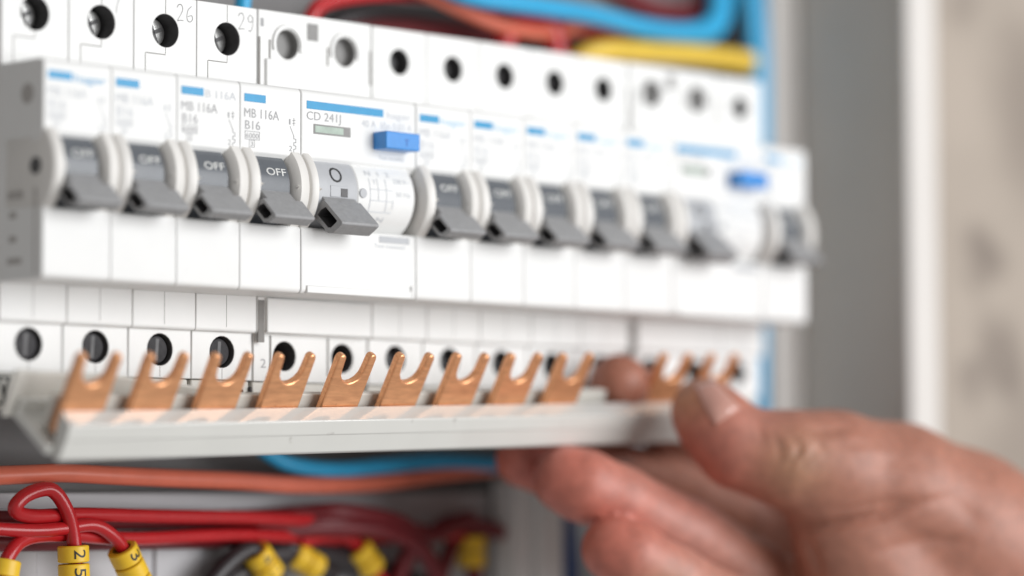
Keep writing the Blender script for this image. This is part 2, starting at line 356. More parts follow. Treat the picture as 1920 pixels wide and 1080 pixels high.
def printing_a(t, name_text, extra, faint, body):
    p = MB(); i0 = 0
    put_text(p, 'MB 116A', 1.15, 15.0, 2.1, 10.0, mi=0); put_text(p, 'B16', 1.4, 12.4, 2.0, 4.3)
    put_text(p, '6000', 1.65, 10.45, 1.2, 3.6)
    for zz in (10.2, 11.95): stroke(p, [(1.4, zz), (5.5, zz)], 0.14, -0.06)
    for xx in (1.4, 5.5): stroke(p, [(xx, 10.2), (xx, 11.95)], 0.14, -0.06)
    put_text(p, '3', 3.0, 8.75, 1.0, 0.7)
    for zz in (8.5, 10.0): stroke(p, [(2.6, zz), (4.1, zz)], 0.12, -0.06)
    for xx in (2.6, 4.1): stroke(p, [(xx, 8.5), (xx, 10.0)], 0.12, -0.06)
    put_text(p, '1', 14.1, 14.4, 1.3, 0.4)
    stroke(p, [(15.5, 15.9), (15.5, 14.2)], 0.14, -0.06)
    for zz in (14.75, 15.4): stroke(p, [(15.1, zz-.1), (15.95, zz+.1)], 0.13, -0.06)
    stroke(p, [(14.4, 14.0), (15.5, 11.9)], 0.14, -0.06)
    stroke(p, [(15.5, 11.9), (15.5, 11.3), (16.1, 11.25), (16.1, 10.5), (15.5, 10.45), (15.5, 9.8), (16.1, 9.75), (16.1, 9.1), (15.5, 9.0), (15.5, 8.4)], 0.16, -0.06)
    put_text(p, '2', 14.1, 8.5, 1.25, 0.9)
    p.build('printing', body, t, weld=False)
    bar = MB(); rr = 0.35
    bar.prism([(-0.08, 18.45), (-0.08, 20.2), (0.02, 20.2), (0.02, 18.45)], 1.15, 7.3)
    bar.build('blue_bar', BLUE, t, 0.05)
    if name_text:
        q = MB(); put_text(q, name_text, 7.9, 18.3, 1.75, extra); q.build('maker_lettering', faint, t, weld=False)
def pencil(t, s):
    G = {'2': [(0, 3.2), (.5, 3.9), (1.3, 3.9), (1.7, 3.0), (1.2, 1.8), (.2, .2), (1, .3), (1.9, .3)], '6': [(1.6, 3.9), (.6, 3), (.2, 1.6), (.4, .5), (1.2, .2), (1.9, .9), (1.6, 1.7), (.5, 1.4)],
         '9': [(1.8, 3.2), (1, 3.8), (.3, 3.1), (.6, 2.2), (1.5, 2.3), (1.8, 3.2), (1.7, 1.2), (1.1, .0), (.4, .1)], '7': [(0, 3.8), (1.7, 3.9), (1.0, 1.6), (.8, 0)]}
    p = MB()
    for k, ch in enumerate(s):
        pts = crom([(a*.95+12.0+k*2.6, 0, z*.95+36.9) for a, z in G[ch]], 5)
        stroke(p, [(q[0], q[2]) for q in pts], 0.16, DS-0.05)
    p.build('pencil_number', PENCIL, t, weld=False)
GRP = 'circuit breakers side by side on the rail'
proto = mcb('a'); note_kids()
LAB = ['white breaker at the outer end of the row with its bare shaded side showing', 'white breaker with a pencilled 7 above it, beside the outermost one', 'white breaker with pencilled 26 above its lever and a doubled line of print', 'white breaker pencilled 29, in sharp focus, beside the wide unit with a blue button']
first4 = [proto]+[copy_tree(proto) for _ in range(3)]
for i, t in enumerate(first4):
    t.location = Vector((i*PITCH, 0, 0))*MM; tag(t, LAB[i], 'circuit breaker', GRP)
    printing_a(t, ['hager', None, 'B 116A', None][i], [8.2, None, 8.5, None][i], [BLUE, None, INKF, None][i], [INKF, INKF, INK, INK][i])
    if i: pencil(t, ['', '7', '26', '29'][i])
# bare side of the outer breaker
sd = MB()
for (u, v, r) in ((47, 170, 1.5), (66, 224, 0.9), (66, 310, 1.8)):
    d = ray(u, v); P = CAM+d*((0.14-CAM[0])/d[0])
    sd.tube([(0.10, P[1], P[2]), (0.9, P[1], P[2])], r, 18)
sd.build('side_hole', DARK, first4[0])
sd = MB()
for (u, v, r) in ((52, 175, 2.2),):
    d = ray(u, v); P = CAM+d*((0.14-CAM[0])/d[0]); sd.tube([(0.06, P[1], P[2]), (0.8, P[1], P[2])], r, 20)
sd.box(-0.05, 0.3, 2.5, 2.9, -22, -4); sd.box(-0.05, 0.3, 7.2, 12, -6.0, -4.4); sd.box(-0.05, 0.3, 7.2, 12, -19.5, -18.2)
sd.box(-0.05, 0.3, 9, 11.5, -10, -8.6); sd.box(-0.05, 0.3, 9, 11.5, -15, -13.6)
sd.build('side_rib', mat('side_rib_plastic', (0.45, 0.43, 0.41), 0.5), first4[0], 0.1)
mk = MB(); zz = DL+0.54
for pts, wd in (([(1.2, -42.6), (4.4, -42.6)], .8), ([(1.8, -43), (3.0, -46), (4.0, -43)], .8), ([(3.0, -45.5), (3.0, -47.6)], 1.0), ([(1.6, -48), (4.6, -48)], .7)): stroke(mk, pts, wd, zz)
mk.build('clip_mark', BLACK, first4[0], weld=False)
sq = MB()
for bx in ((14.2, 14.9, -46.6, -43.6), (14.9, 16.2, -46.0, -45.2), (16.2, 16.9, -47, -44.2), (16.9, 17.5, -45.3, -43.0)): sq.box(bx[0], bx[1], DL-0.2, DL+1, bx[2], bx[3])
sq.build('clip_spring', BLKW, first4[3], 0.15)

proto_b = mcb('b'); note_kids()
_b = [proto_b]+[copy_tree(proto_b) for _ in range(5)]
LB = ['plain white breaker directly beside the sharp wide unit with the blue button', 'second white breaker past the sharp wide unit, counted away from it', 'middle one of the five slim white breakers between the two wide units', 'fourth slim white breaker past the sharp wide unit, two short of the blurred one', 'slim white breaker touching the near side of the blurred wide unit', 'blurred slim white breaker ending the row beside the cabinet frame strip']
for i, t in enumerate(_b):
    k = [6, 7, 8, 9, 10, 13][i]
    t.location = Vector((k*PITCH, 0, 0))*MM; tag(t, LB[i], 'circuit breaker', GRP)
    printing_a(t, 'hager', 8.2, INKB, INKF)

def rcd():
    Wd = 2*PITCH; t = empty('residual_current_breaker'); hb, hm = housing(Wd, [9.0, 26.6], [9.6, 27.2], 3.3, 3.3, [WHITE, GREYH, DARK], 35.0, -35.85, 0.2, 2.5)
    # bores are shallow and mid grey here
    hb.build('housing', hm, t, 0.28, 2)
    s = MB()
    s.box(2.3, 33.6, DS-0.7, DS+0.3, 22.0, 31.2); s.build('terminal_cover', WHITE, t, 0.25)
    s = MB(); s.box(2.5, 34.3, DS-0.9, DS+0.3, -30.8, -23.0); s.build('terminal_cover', WHITE, t, 0.25)
    g = MB(); g.box(14.9, 18.4, DS-0.04, DS+0.3, 36.6, 40.6); g.build('test_port', GREYH, t, 0.1)
    for cx in (9.0, 26.6):
        a = MB(); k = 28; pr = []
        for j in range(k+1):
            th = math.radians(-20+220*j/k); pr.append((cx+4.6*math.cos(th), 34.9+4.7*math.sin(th)))
        inr = [(cx+(x-cx)*0.80, 34.9+(z-34.9)*0.80) for x, z in pr]; n = k+1
        vs = [(x, DS-0.55, z) for x, z in pr+inr]+[(x, DS+0.3, z) for x, z in pr+inr]
        fs = [[i, i+1, n+i+1, n+i] for i in range(k)]+[[2*n+i, i, i+1, 2*n+i+1][::-1] for i in range(k)]+[[n+i, n+i+1, 3*n+i+1, 3*n+i] for i in range(k)]+[[0, n, 3*n, 2*n], [k, 2*n+k, 3*n+k, n+k]]
        a.add(vs, fs); a.build('terminal_arch', WHITE, t, 0.15)
        q = MB(); q.box(cx-5.6, cx-5.05, DS-0.05, DS+.3, 31.3, 35.6); q.build('seam', SEAM, t)
    for bx in ((0.3, 0.9, DS-0.06, DS+.3, 23, 36), (34.3, 34.9, DS-0.06, DS+.3, 28, 36), (0.4, 2.2, DS-0.2, DS+0.3, -33, -23.5), (5.0, 5.6, DL-.05, DL+.2, -40, -31.3), (22.4, 23.0, DL-.05, DL+.2, -40, -31.3)):
        q = MB(); q.box(*bx); q.build('seam', SEAM, t)
    # front
    cheek(t, 0.30, 3.3, 1)
    d = MB(); d.lathe([(3.4, RD), (3.6, RD+.2), (15.0, RD+0.2), (15.1, RD)], CY, CZ, 64); dr = d.build('toggle_drum', GREYL, t)
    d = MB(); d.lathe([(15.2, RD-0.1), (15.5, RD+.2), (32.6, RD+0.2), (33.2, RD-0.4)], CY, CZ, 64); wd_ = d.build('printed_drum', WHITE, t)
    d = MB(); d.lathe([(33.3, RD-1.6), (35.0, RD-1.6)], CY, CZ, 48); d.build('drum_gap', SEAM, t)
    x = MB(); put_text_drum(x, 'O', 7.3, 2.3, 3.9, 3.6, CY, CZ, RD+0.2); x.build('lettering', BLACK, dr, weld=False)
    sw = MB(); sw.box(6.9, 12.2, CY-RD-0.32, CY-RD+2, -1.0, 1.5); sw.box(9.9, 12.0, CY-RD-0.40, CY-RD+2, -0.9, 1.0, 1); sw.build('padlock_slot', [GREYL, DARK], dr, 0.1)
    lv = lever_geo(4.1, 15.2, 4.6, 14.4, 1.5, (-1.9, -1.0), (-7.6, -6.6), 10.0, 5.0, (4.5, -2.6)); lv.build('toggle_lever', [GREYP, DARK], t, 0.35, 2)
    x = MB()
    for tt, x0, z0, h, wd in (('N  1  2', 18.3, 4.6, 1.4, 7.5), ('T', 20, 2.6, 1.2, 1), ('230 V~', 26.5, 3.2, 1.3, 5), ('2  N', 18.8, -5.6, 1.3, 5.5), ('50 Hz', 26.8, .2, 1.3, 4.6)): put_text_drum(x, tt, x0, z0, h, wd, CY, CZ, RD+0.2)
    for (xx, za, zb) in ((19, -3.5, 4), (21.5, -1, 4), (24, -3.5, 4), (26, -2.6, -.6)):
        for kk in range(6):
            z0, z1 = za+(zb-za)*kk/6, za+(zb-za)*(kk+1)/6
            yy = [CY-math.sqrt((RD+.28)**2-(z-CZ)**2) for z in (z0, z1)]
            x.add([(xx-.1, yy[0], z0), (xx+.1, yy[0], z0), (xx+.1, yy[1], z1), (xx-.1, yy[1], z1)], [(0, 1, 2, 3)])
    for z in (-3.5, -1, 1.5):
        y = CY-math.sqrt((RD+.29)**2-(z-CZ)**2); x.add([(19, y, z-.1), (26, y, z-.1), (26, y, z+.1), (19, y, z+.1)], [(0, 1, 2, 3)])
    x.build('lettering', INKF, wd_, weld=False)
    pg = MB(); pg.tube([(16.7, CY-RD-0.5, 0.4), (16.7, CY-RD+1, 0.4)], 1.1, 18); pg.build('indicator_pin', GREYL, wd_, 0.1)
    bt = MB(); bt.box(21.8, 32.4, -4.3, 1, 10.8, 14.8); bo = bt.build('test_button', BTN, t, 0.3, 2)
    put = MB(); put_text(put, 'T', 27.6, 11.7, 1.6, 1.2, -4.36); put.build('lettering', mat('button_mark', (0.03, 0.1, 0.4), 0.4), bo, weld=False)
    wn = MB()
    wn.box(3.7, 14.8, -0.10, 0.3, 12.95, 15.15, 0); wn.build('status_window', GREYH, t, 0.05)
    wn = MB(); wn.box(4.1, 12.6, -0.16, 0.3, 13.3, 14.8); wn.build('window_pane', GLASS, t, 0.05)
    br = MB(); br.box(1.65, 24.9, -0.08, 0.02, 18.4, 20.2); br.build('blue_bar', BLUE, t, 0.05)
    x = MB(); put_text(x, 'CD 241J', 1.68, 16.0, 1.95, 10.2); x.build('printing', INK, t, weld=False)
    x = MB(); put_text(x, '40 A  I∆n 0,03 A', 18.2, 15.75, 1.7, 15.6); put_text(x, 'Test monthly', 23.4, 8.7, 0.95, 8.0); put_text(x, 'Test mensuel', 22, -11.4, 1.0, 9.5)
    put_text(x, 'hager', 26.0, 18.3, 1.6, 7.5); x.build('printing', INKF, t, weld=False)
    sl = MB(); sl.box(23.6, 33.0, -0.1, 0.3, -10.2, -8.7); sl.build('label_slot', GREYL, t, 0.1)
    st = MB(); st.box(1.6, 34.2, -0.45, 1.0, -22.6, -20.9); st.box(33.3, 34.1, -0.6, 1, -22.7, -19.6); st.build('bottom_clip', WHITE, t, 0.2)
    c = MB(); c.box(0.6, 34.6, DL+0.6, DL+8, -49.0, -41.7); c.build('rail_clip', CREAM, t, 0.4)
    x = MB(); put_text(x, '1', 1.0, 38.4, 2.0, 0.9, DS-.06); put_text(x, '2', 2.4, -38.6, 2.1, 1.6, DL-.06); x.build('terminal_number', INK, t, weld=False)
    return t
r1 = rcd(); note_kids(); r2 = copy_tree(r1)
r1.location = Vector((4*PITCH, 0, 0))*MM; tag(r1, 'sharp wide white breaker with a long blue bar and raised blue test button', 'breaker', 'wide residual current breakers on the rail')
r2.location = Vector((11*PITCH, 0, 0))*MM; tag(r2, 'blurred wide white breaker with a blue button, near the far end of the row', 'breaker', 'wide residual current breakers on the rail')

# ------------------------------------------------------------------ busbar comb
E1 = np.array([0.99950, 0.0112, 0.0305]); E1 /= np.linalg.norm(E1)
O = W(634, 765, -8.0)
a = math.radians(31)
EF = np.array([0, -math.sin(a), math.cos(a)]); EF -= E1*(EF@E1); EF /= np.linalg.norm(EF)
EB = np.cross(EF, E1); EB = EB if EB[1] > 0 else -EB            # square to the forks, away from the viewer
comb = tag(empty('busbar_comb', O), 'white plastic busbar comb with copper forks held in front of the breakers', 'busbar comb')
def loc(x, f, bk): return tuple(E1*x+EF*f+EB*bk)
FP = 17.9; XA, XB = -78.0, 134.0
def comb_prism(name, poly, M, xa=XA, xb=XB, bevel=0.35, gloss=None):         # poly in (f, b)
    b = MB(); n = len(poly)
    b.add([loc(xa, f, k) for f, k in poly]+[loc(xb, f, k) for f, k in poly], [[i, (i+1) % n, n+(i+1) % n, n+i] for i in range(n)]+[list(range(n))[::-1], list(range(n, 2*n))])
    if gloss is not None: b.mi[gloss] = 1
    return b.build(name, M, comb, bevel, 3)
comb_prism('front_wall', [(-3.2, 0.0), (-6.6, -0.3), (-6.8, -0.15), (-11.0, -0.25), (-11.9, 0.5), (-11.7, 2.6), (-4.6, 4.0), (-1.95, 4.0)], [COMBP, COMBG], -72.5, gloss=7)
comb_prism('base_wall', [(-11.3, 2.25), (-9.3, 2.25), (-8.0, 13.9), (-5.0, 14.0), (-5.0, 15.4), (-9.9, 15.4)], COMBP, -74.5)
comb_prism('inner_rib', [(-8.0, 7.6), (-0.9, 7.6), (-0.9, 9.0), (-8.0, 9.0)], CREAM, -72.0, bevel=0.2)
bw = MB()                                   # back wall, cut on a slant: tall at the open end and low along the rest
side = [(-77.0, -9.9), (-77.0, 0.7), (-52.0, -0.4), (-20.0, -4.4), (-20.0, -9.9)]
n_ = len(side)
bw.add([loc(x, f, 15.45) for x, f in side]+[loc(x, f, 16.6) for x, f in side], [[i, (i+1) % n_, n_+(i+1) % n_, n_+i] for i in range(n_)]+[list(range(n_))[::-1], list(range(n_, 2*n_))])
bw.build('back_wall', CREAM, comb, 0.25)
# fork outline
def fork_mesh():
    out = []
    hw0, hw1, pw, H = 5.6, 5.6, 1.05, 10.9
    out += [(-hw0, -7.6), (hw0, -7.6), (hw1+0.05, H-1.2)]
    cR = hw1-pw+0.0
    for k in range(7):
        t = math.radians(0+180*k/6); out.append((cR+pw*math.cos(t), H-pw+pw*math.sin(t)))
    ri = 3.3
    for k in range(9):
        t = math.radians(0-180*k/8); out.append((ri*math.cos(t), 7.0+ri*math.sin(t)))
    for k in range(7):
        t = math.radians(0+180*k/6); out.append((-cR+pw*math.cos(t), H-pw+pw*math.sin(t)))
    out += [(-hw1-0.05, H-1.2)]
    b = MB(); n = len(out); th = 1.9
    b.add([loc(x, h, 4.3) for x, h in out]+[loc(x, h, 4.3+th) for x, h in out], [[i, (i+1) % n, n+(i+1) % n, n+i] for i in range(n)]+[list(range(n))[::-1], list(range(n, 2*n))])
    return b
f0 = fork_mesh().build('copper_fork', COPPER, comb, 0.42, 3)
first = True
for k in range(-4, 8):
    if k == 5: continue
    o = f0 if first else f0.copy()
    if not first: COL.objects.link(o)
    first = False
    j = random.uniform(-.12, .12)
    o.location = Vector(tuple(E1*(FP*k+j+5.1)))*MM; o.rotation_euler = (random.uniform(-.012, .012), random.uniform(-.012, .012), 0)

# ------------------------------------------------------------------ hand
def hand():
    # joints: picture position, distance from the lens, radius (mm)
    J = lambda L: [(AT(u, v, D), r) for u, v, D, r in L]
    body = [J([(1318, 768, 747, 7.6), (1342, 796, 745, 8.2), (1386, 842, 744, 8.8), (1480, 862, 745, 11.0), (1560, 880, 750, 13.5), (1680, 925, 757, 16.5), (1800, 1000, 765, 20.0), (1960, 1110, 775, 23.0), (2200, 1260, 790, 26.0)]),
            J([(1560, 900, 752, 12.0), (1600, 1000, 754, 14.0), (1640, 1090, 758, 17.0), (1760, 1120, 766, 20)]),
            J([(1690, 960, 790, 15.0), (1570, 1030, 808, 14.0), (1490, 1070, 810, 13.0), (1520, 1190, 800, 14.0)]),
            J([(1640, 1180, 770, 18.0), (1900, 1180, 780, 22.0)])]
    fing = [J([(1160, 719, 758.5, 7.3), (1196, 746, 774, 7.4), (1290, 825, 795, 8.0), (1400, 910, 812, 9.0), (1500, 1000, 812, 10.5)]),      # index
            J([(982, 862, 752, 6.9), (1030, 872, 756, 7.4), (1140, 884, 772, 7.9), (1260, 912, 794, 8.4), (1380, 980, 808, 9.3), (1480, 1055, 808, 10.5)]),   # middle
            J([(1062, 899, 738, 8.1), (1095, 912, 738, 8.5), (1160, 938, 741, 8.2), (1290, 1002, 752, 8.6), (1400, 1075, 762, 9.3), (1480, 1140, 768, 10.5)]),   # ring
            J([(1152, 1030, 730, 7.9), (1185, 1045, 730, 8.2), (1260, 1085, 734, 7.9), (1380, 1150, 746, 8.2), (1500, 1200, 760, 10)])]   # little
    allp = np.array([p for c in body+fing for p, r in c])
    lo = allp.min(0)-30; hi = allp.max(0)+30; h = 0.8
    lo = np.maximum(lo, allp.min(0)-14)
    n = ((hi-lo)/h).astype(int)+1
    X, Y, Z = [(lo[i]+h*np.arange(n[i])).astype(np.float32) for i in range(3)]
    def sdf_chain(ch, S, k=3.0):
        for (p, r), (q, s) in zip(ch, ch[1:]):
            rm = max(r, s)+16
            a0 = np.minimum(p, q)-rm; a1 = np.maximum(p, q)+rm
            i0 = np.maximum(((a0-lo)/h).astype(int), 0); i1 = np.minimum(((a1-lo)/h).astype(int)+1, n)
            sl = tuple(slice(i0[i], i1[i]) for i in range(3))
            gx = X[sl[0]][:, None, None]-p[0]; gy = Y[sl[1]][None, :, None]-p[1]; gz = Z[sl[2]][None, None, :]-p[2]
            d = q-p; L2 = d@d
            t = np.clip((gx*d[0]+gy*d[1]+gz*d[2])/L2, 0, 1)
            ds = np.sqrt((gx-t*d[0])**2+(gy-t*d[1])**2+(gz-t*d[2])**2)-(r+(s-r)*t)
            old = S[sl]
            hh = np.clip(0.5+0.5*(old-ds)/k, 0, 1)
            S[sl] = np.where(old > 40, ds, old*(1-hh)+ds*hh-k*hh*(1-hh))
        return S
    big = lambda: np.full(tuple(n), 50.0, np.float32)
    B = big()
    for c in body: sdf_chain(c, B, 5.0)
    S = B
    F = big()
    for c in fing:
        f = sdf_chain(c, big(), 2.0); hh = np.clip(0.5+0.5*(F-f)/0.7, 0, 1); F = F*(1-hh)+f*hh-0.7*hh*(1-hh)
    hh = np.clip(0.5+0.5*(S-F)/4.0, 0, 1); S = S*(1-hh)+F*hh-4.0*hh*(1-hh)
    import openvdb
    g = openvdb.FloatGrid(); g.background = 3.0
    g.copyFromArray(np.clip(S, -3, 3).astype(np.float32)); g.gridClass = openvdb.GridClass.LEVEL_SET
    pts, quads = g.convertToQuads(isovalue=0.0)
    pts = np.array(pts)*h+lo; quads = np.array(quads)
    # keep only the faces of the outer surface; orient outwards
    me = bpy.data.meshes.new('person'); me.from_pydata((pts*MM).tolist(), [], quads[:, ::-1].tolist())
    bm = bmesh.new(); bm.from_mesh(me); bmesh.ops.recalc_face_normals(bm, faces=bm.faces)
    for _ in range(3): bmesh.ops.smooth_vert(bm, verts=bm.verts, factor=0.5, use_axis_x=True, use_axis_y=True, use_axis_z=True)
    bm.normal_update()
    bvh = BVHTree.FromBMesh(bm)
    o0 = Vector(CAM.tolist())*MM
    def hit(u, v):
        d = Vector(ray(u, v).tolist()).normalized(); r_ = bvh.ray_cast(o0, d)
        return (r_[0], r_[1]) if r_[0] else (None, None)
    co = np.array([v.co for v in bm.verts])/MM; no = np.array([v.normal for v in bm.verts])
    def crease(px, wd, dep):
        nonlocal co
        P = []
        for (u0, v0), (u1, v1) in zip(px, px[1:]):
            for t in np.linspace(0, 1, 12):
                q, _ = hit(u0+(u1-u0)*t, v0+(v1-v0)*t)
                if q is not None: P.append(np.array(q)/MM)
        if not P: return
        amp = np.sin(np.pi*(np.arange(len(P))+0.5)/len(P))**0.7
        P = np.array(P); near = np.where((np.abs(co-P.mean(0)) < 60).all(1))[0]
        dd = np.sqrt(((co[near][:, None, :]-P[None])**2).sum(-1)); d = dd.min(1); am = amp[dd.argmin(1)]
        co[near] -= no[near]*(am*dep*np.exp(-(d/wd)**2))[:, None]
    for c in CREASES: crease(*c)
    # skin tone: redder at the tips of the fingers, yellowed thumb tip
    colr = np.tile(np.array([0.40, 0.172, 0.118]), (len(co), 1))
    def tint(P, rad, c, amt=1.0):
        nonlocal colr
        wgt = amt*np.exp(-(((co-P)**2).sum(1))/rad**2)[:, None]; colr = colr*(1-wgt)+np.array(c)*wgt
    for u, v, D in ((1140, 925, 740), (1220, 965, 745), (1300, 1010, 750), (1250, 1080, 728)): tint(AT(u, v, D), 13, (0.55, 0.27, 0.22), .7)
    for ch, rd in ((fing[1], 12), (fing[2], 12), (fing[3], 12)): tint(ch[0][0], rd, (0.54, 0.135, 0.095))
    tint(fing[0][0][0], 12, (0.36, 0.135, 0.085))
    tint(AT(1270, 740, 740), 8.0, (0.44, 0.27, 0.10), 0.8); tint(AT(1340, 865, 738), 15, (0.46, 0.13, 0.09), .85)
    tint(AT(1420, 800, 735), 10, (0.52, 0.23, 0.18), .5)
    rng = np.random.RandomState(3)
    for _ in range(60):
        P = co[rng.randint(len(co))]; tint(P, rng.uniform(4, 10), (0.40+rng.uniform(-.06, .06), 0.18+rng.uniform(-.05, .05), 0.13+rng.uniform(-.04, .04)), .45)
    for v, q in zip(bm.verts, co): v.co = Vector((q*MM).tolist())
    bm.to_mesh(me)
    nailP = []
    bm.normal_update(); bvh = BVHTree.FromBMesh(bm)
    for i in range(9):
        row = []
        for j in range(9):
            s, t = i/8, j/8
            A, Bq, C, D = NAIL
            u = (A[0]*(1-s)+Bq[0]*s)*(1-t)+(D[0]*(1-s)+C[0]*s)*t; v = (A[1]*(1-s)+Bq[1]*s)*(1-t)+(D[1]*(1-s)+C[1]*s)*t
            q, nn = hit(u, v); row.append((q, nn))
        nailP.append(row)
    bm.free()
    at = me.color_attributes.new('tone', 'FLOAT_COLOR', 'POINT')
    at.data.foreach_set('color', np.concatenate([colr, np.ones((len(co), 1))], 1).astype(np.float32).ravel())
    for p in me.polygons: p.use_smooth = True
    M = mat('skin', (0.5, 0.27, 0.22), 0.48, var=0.07, scale=320, bump=0.35, sss=0.18)
    nt = M.node_tree; bs = nt.nodes['Principled BSDF']; va = nt.nodes.new('ShaderNodeVertexColor'); va.layer_name = 'tone'
    rp = [q for q in nt.nodes if q.type == 'VALTORGB'][0]
    rp.color_ramp.elements[0].color = (0.86, 0.86, 0.86, 1); rp.color_ramp.elements[1].color = (1.1, 1.1, 1.1, 1)
    mx = nt.nodes.new('ShaderNodeMix'); mx.data_type = 'RGBA'; mx.blend_type = 'MULTIPLY'; mx.inputs['Factor'].default_value = 1
    nt.links.new(va.outputs[0], mx.inputs['A']); nt.links.new(rp.outputs[0], mx.inputs['B']); nt.links.new(mx.outputs['Result'], bs.inputs['Base Color'])
    me.materials.append(M)
    o = bpy.data.objects.new('person', me); COL.objects.link(o)
    tag(o, 'bare hand of a person gripping the busbar comb, thumb on its front edge', 'person')
    nb = MB(); idx = {}
    for i in range(9):
        for j in range(9):
            q, nn = nailP[i][j]
            if q is None: continue
            e = min(i, 8-i, j, 8-j); lift = -0.30+0.58*min(1, e/1.5)
            idx[i, j] = len(nb.v); p = np.array(q)/MM+np.array(nn)*lift; nb.v.append(tuple(p))
    for i in range(8):
        for j in range(8):
            k = [(i, j), (i+1, j), (i+1, j+1), (i, j+1)]
            if all(c in idx for c in k): nb.f.append([idx[c] for c in k]); nb.mi.append(0); nb.sm.append(True)
    no_ = nb.build('thumb_nail', mat('nail', (0.55, 0.29, 0.235), 0.3, var=0.06, scale=200, bump=0.02, sss=0.1, coat=0.3), o, weld=False)
    sm = no_.modifiers.new('thick', 'SOLIDIFY'); sm.thickness = 0.0006; sm.offset = -1
    return o
CREASES = [([(1440, 998), (1560, 985), (1650, 968), (1720, 938)], 1.3, 2.2), ([(1560, 962), (1640, 948), (1720, 930)], 1.0, 0.8), ([(1640, 968), (1700, 950), (1790, 930)], 1.1, 0.9), ([(1470, 795), (1540, 808), (1600, 800), (1660, 822)], 1.6, 0.6), ([(1600, 880), (1680, 862), (1760, 872)], 2.2, 0.35), ([(1560, 835), (1640, 830), (1700, 846)], 1.6, 0.3), ([(1780, 930), (1850, 990)], 2.0, 0.4), ([(1640, 1040), (1740, 1010), (1830, 1020)], 1.6, 0.7),
           ([(1450, 815), (1462, 838), (1466, 870)], 1.1, 0.35), ([(1482, 812), (1497, 836), (1503, 866)], 1.2, 0.4), ([(1508, 800), (1535, 830), (1548, 852)], 1.0, 0.3), ([(1420, 790), (1432, 830)], 1.0, 0.3), ([(1475, 880), (1510, 830)], 0.9, 0.4), ([(1495, 880), (1535, 840)], 0.9, 0.35),
           ([(1510, 1010), (1540, 1080)], 1.6, 1.5), ([(1420, 960), (1410, 1010)], 1.4, 1.0)]
NAIL = [(1303, 724), (1336, 716), (1388, 766), (1340, 798)]
hand()

# ------------------------------------------------------------------ wires
def wire(name, pts, r, M, label, group=None, n=8):
    P = crom([W(*p) for p in pts], n); o0 = P[0]
    b = MB(); b.tube([p-o0 for p in P], r, 14); o = b.build(name, M, None, 0, loc=o0); tag(o, label, 'wire', group); return o
def sleeve(parent, c, axis, digit_list, face_u, r=3.5, L=3.7):
    """yellow ring markers along a wire; axis points down the wire, digits read along it"""
    o0 = np.array(parent.location)/MM; ax = np.array(axis, float); ax /= np.linalg.norm(ax)
    tw = np.array(face_u, float); tw -= ax*(tw@ax); tw /= np.linalg.norm(tw); sd_ = np.cross(ax, tw)
    for k, ch in enumerate(digit_list):
        s = np.array(c)+ax*(k*(L+0.35))-o0
        b = MB(); n = 36; prof = [(0, 2.25), (0, r-.25), (0.25, r), (L-.25, r), (L, r-.25), (L, 2.25)]; m_ = len(prof)
        vs = [s+ax*x+rr*(math.cos(2*math.pi*j/n)*tw+math.sin(2*math.pi*j/n)*sd_) for j in range(n) for x, rr in prof]
        b.add(vs, [[j*m_+i, j*m_+i+1, ((j+1) % n)*m_+i+1, ((j+1) % n)*m_+i] for j in range(n) for i in range(m_)if i < m_-1], 0, True)
        so = b.build('marker_ring', YEL, parent, sharp=30)
        if ch:
            v, f = text2d(ch, -1.0, 0, 2.9, 2.0); tb = MB(); vs = []
            for x, y in v:      # letters stand across the wire
                th = -(y-1.45)/r; vs.append(s+ax*(L/2+x)+(r+.08)*(math.cos(th)*tw+math.sin(th)*sd_))
            tb.add(vs, f); tb.build('lettering', BLACK, so, weld=False)
WG = 'red wires below the breakers'
vwl = -fw                                                  # towards the viewer
wl = wire('red_wire', [(900, 1010, 52), (700, 985, 50), (500, 972, 48), (300, 968, 46), (150, 965, 44), (60, 968, 42.5), (28, 955, 41.5), (50, 928, 41), (95, 918, 41), (124, 955, 41), (138, 1010, 41.5), (144, 1100, 42)], 1.65, REDW, 'red wire bent in a hoop and carrying yellow rings 2 and 5', WG)
sleeve(wl, W(137, 1023, 41.5), (0.05, 0, -1), ['2', '5', ''], RT*0.72+vwl)
wl = wire('red_wire', [(-40, 990, 43), (60, 995, 42), (120, 991, 42), (175, 985, 42), (215, 1008, 42), (240, 1045, 42.5), (275, 1110, 43)], 1.55, REDW, 'red wire dipping across the hooped one to a tilted yellow ring', WG)
sleeve(wl, W(228, 1028, 42.3), W(262, 1100, 43)-W(228, 1028, 42.3), ['3', '', ''], RT*0.9+vwl*0.6)
wl = wire('red_wire', [(900, 985, 54), (700, 1010, 52), (450, 1003, 49), (250, 1010, 46), (120, 1003, 44), (50, 1010, 43), (18, 1040, 42), (0, 1085, 42)], 1.6, REDW, 'red wire arching low behind the hooped one towards the corner ring', WG)
sleeve(wl, W(12, 1050, 42), (-.2, 0, -1), ['', ''], RT+vwl, r=3.3)
wire('red_wire', [(-60, 976, 54.6), (200, 975, 54.6), (450, 973, 54), (560, 964, 51), (640, 960, 46), (740, 978, 46), (790, 1005, 47), (840, 990, 48), (880, 975, 50), (905, 1010, 52)], 2.2, DREDW, 'red wire coloured dark for shade, waving along the top of the bundle beneath the comb', WG)  # this and the next cover brighter wires; the bundle's shade is in their colour
wire('red_wire', [(-60, 1016, 54.6), (200, 1014, 54.6), (450, 1008, 54), (600, 990, 48), (720, 996, 45), (790, 1030, 46), (830, 1100, 46)], 2.2, DREDW, 'red wire coloured dark for shade, turning down between the bundle and the far yellow ring', WG)
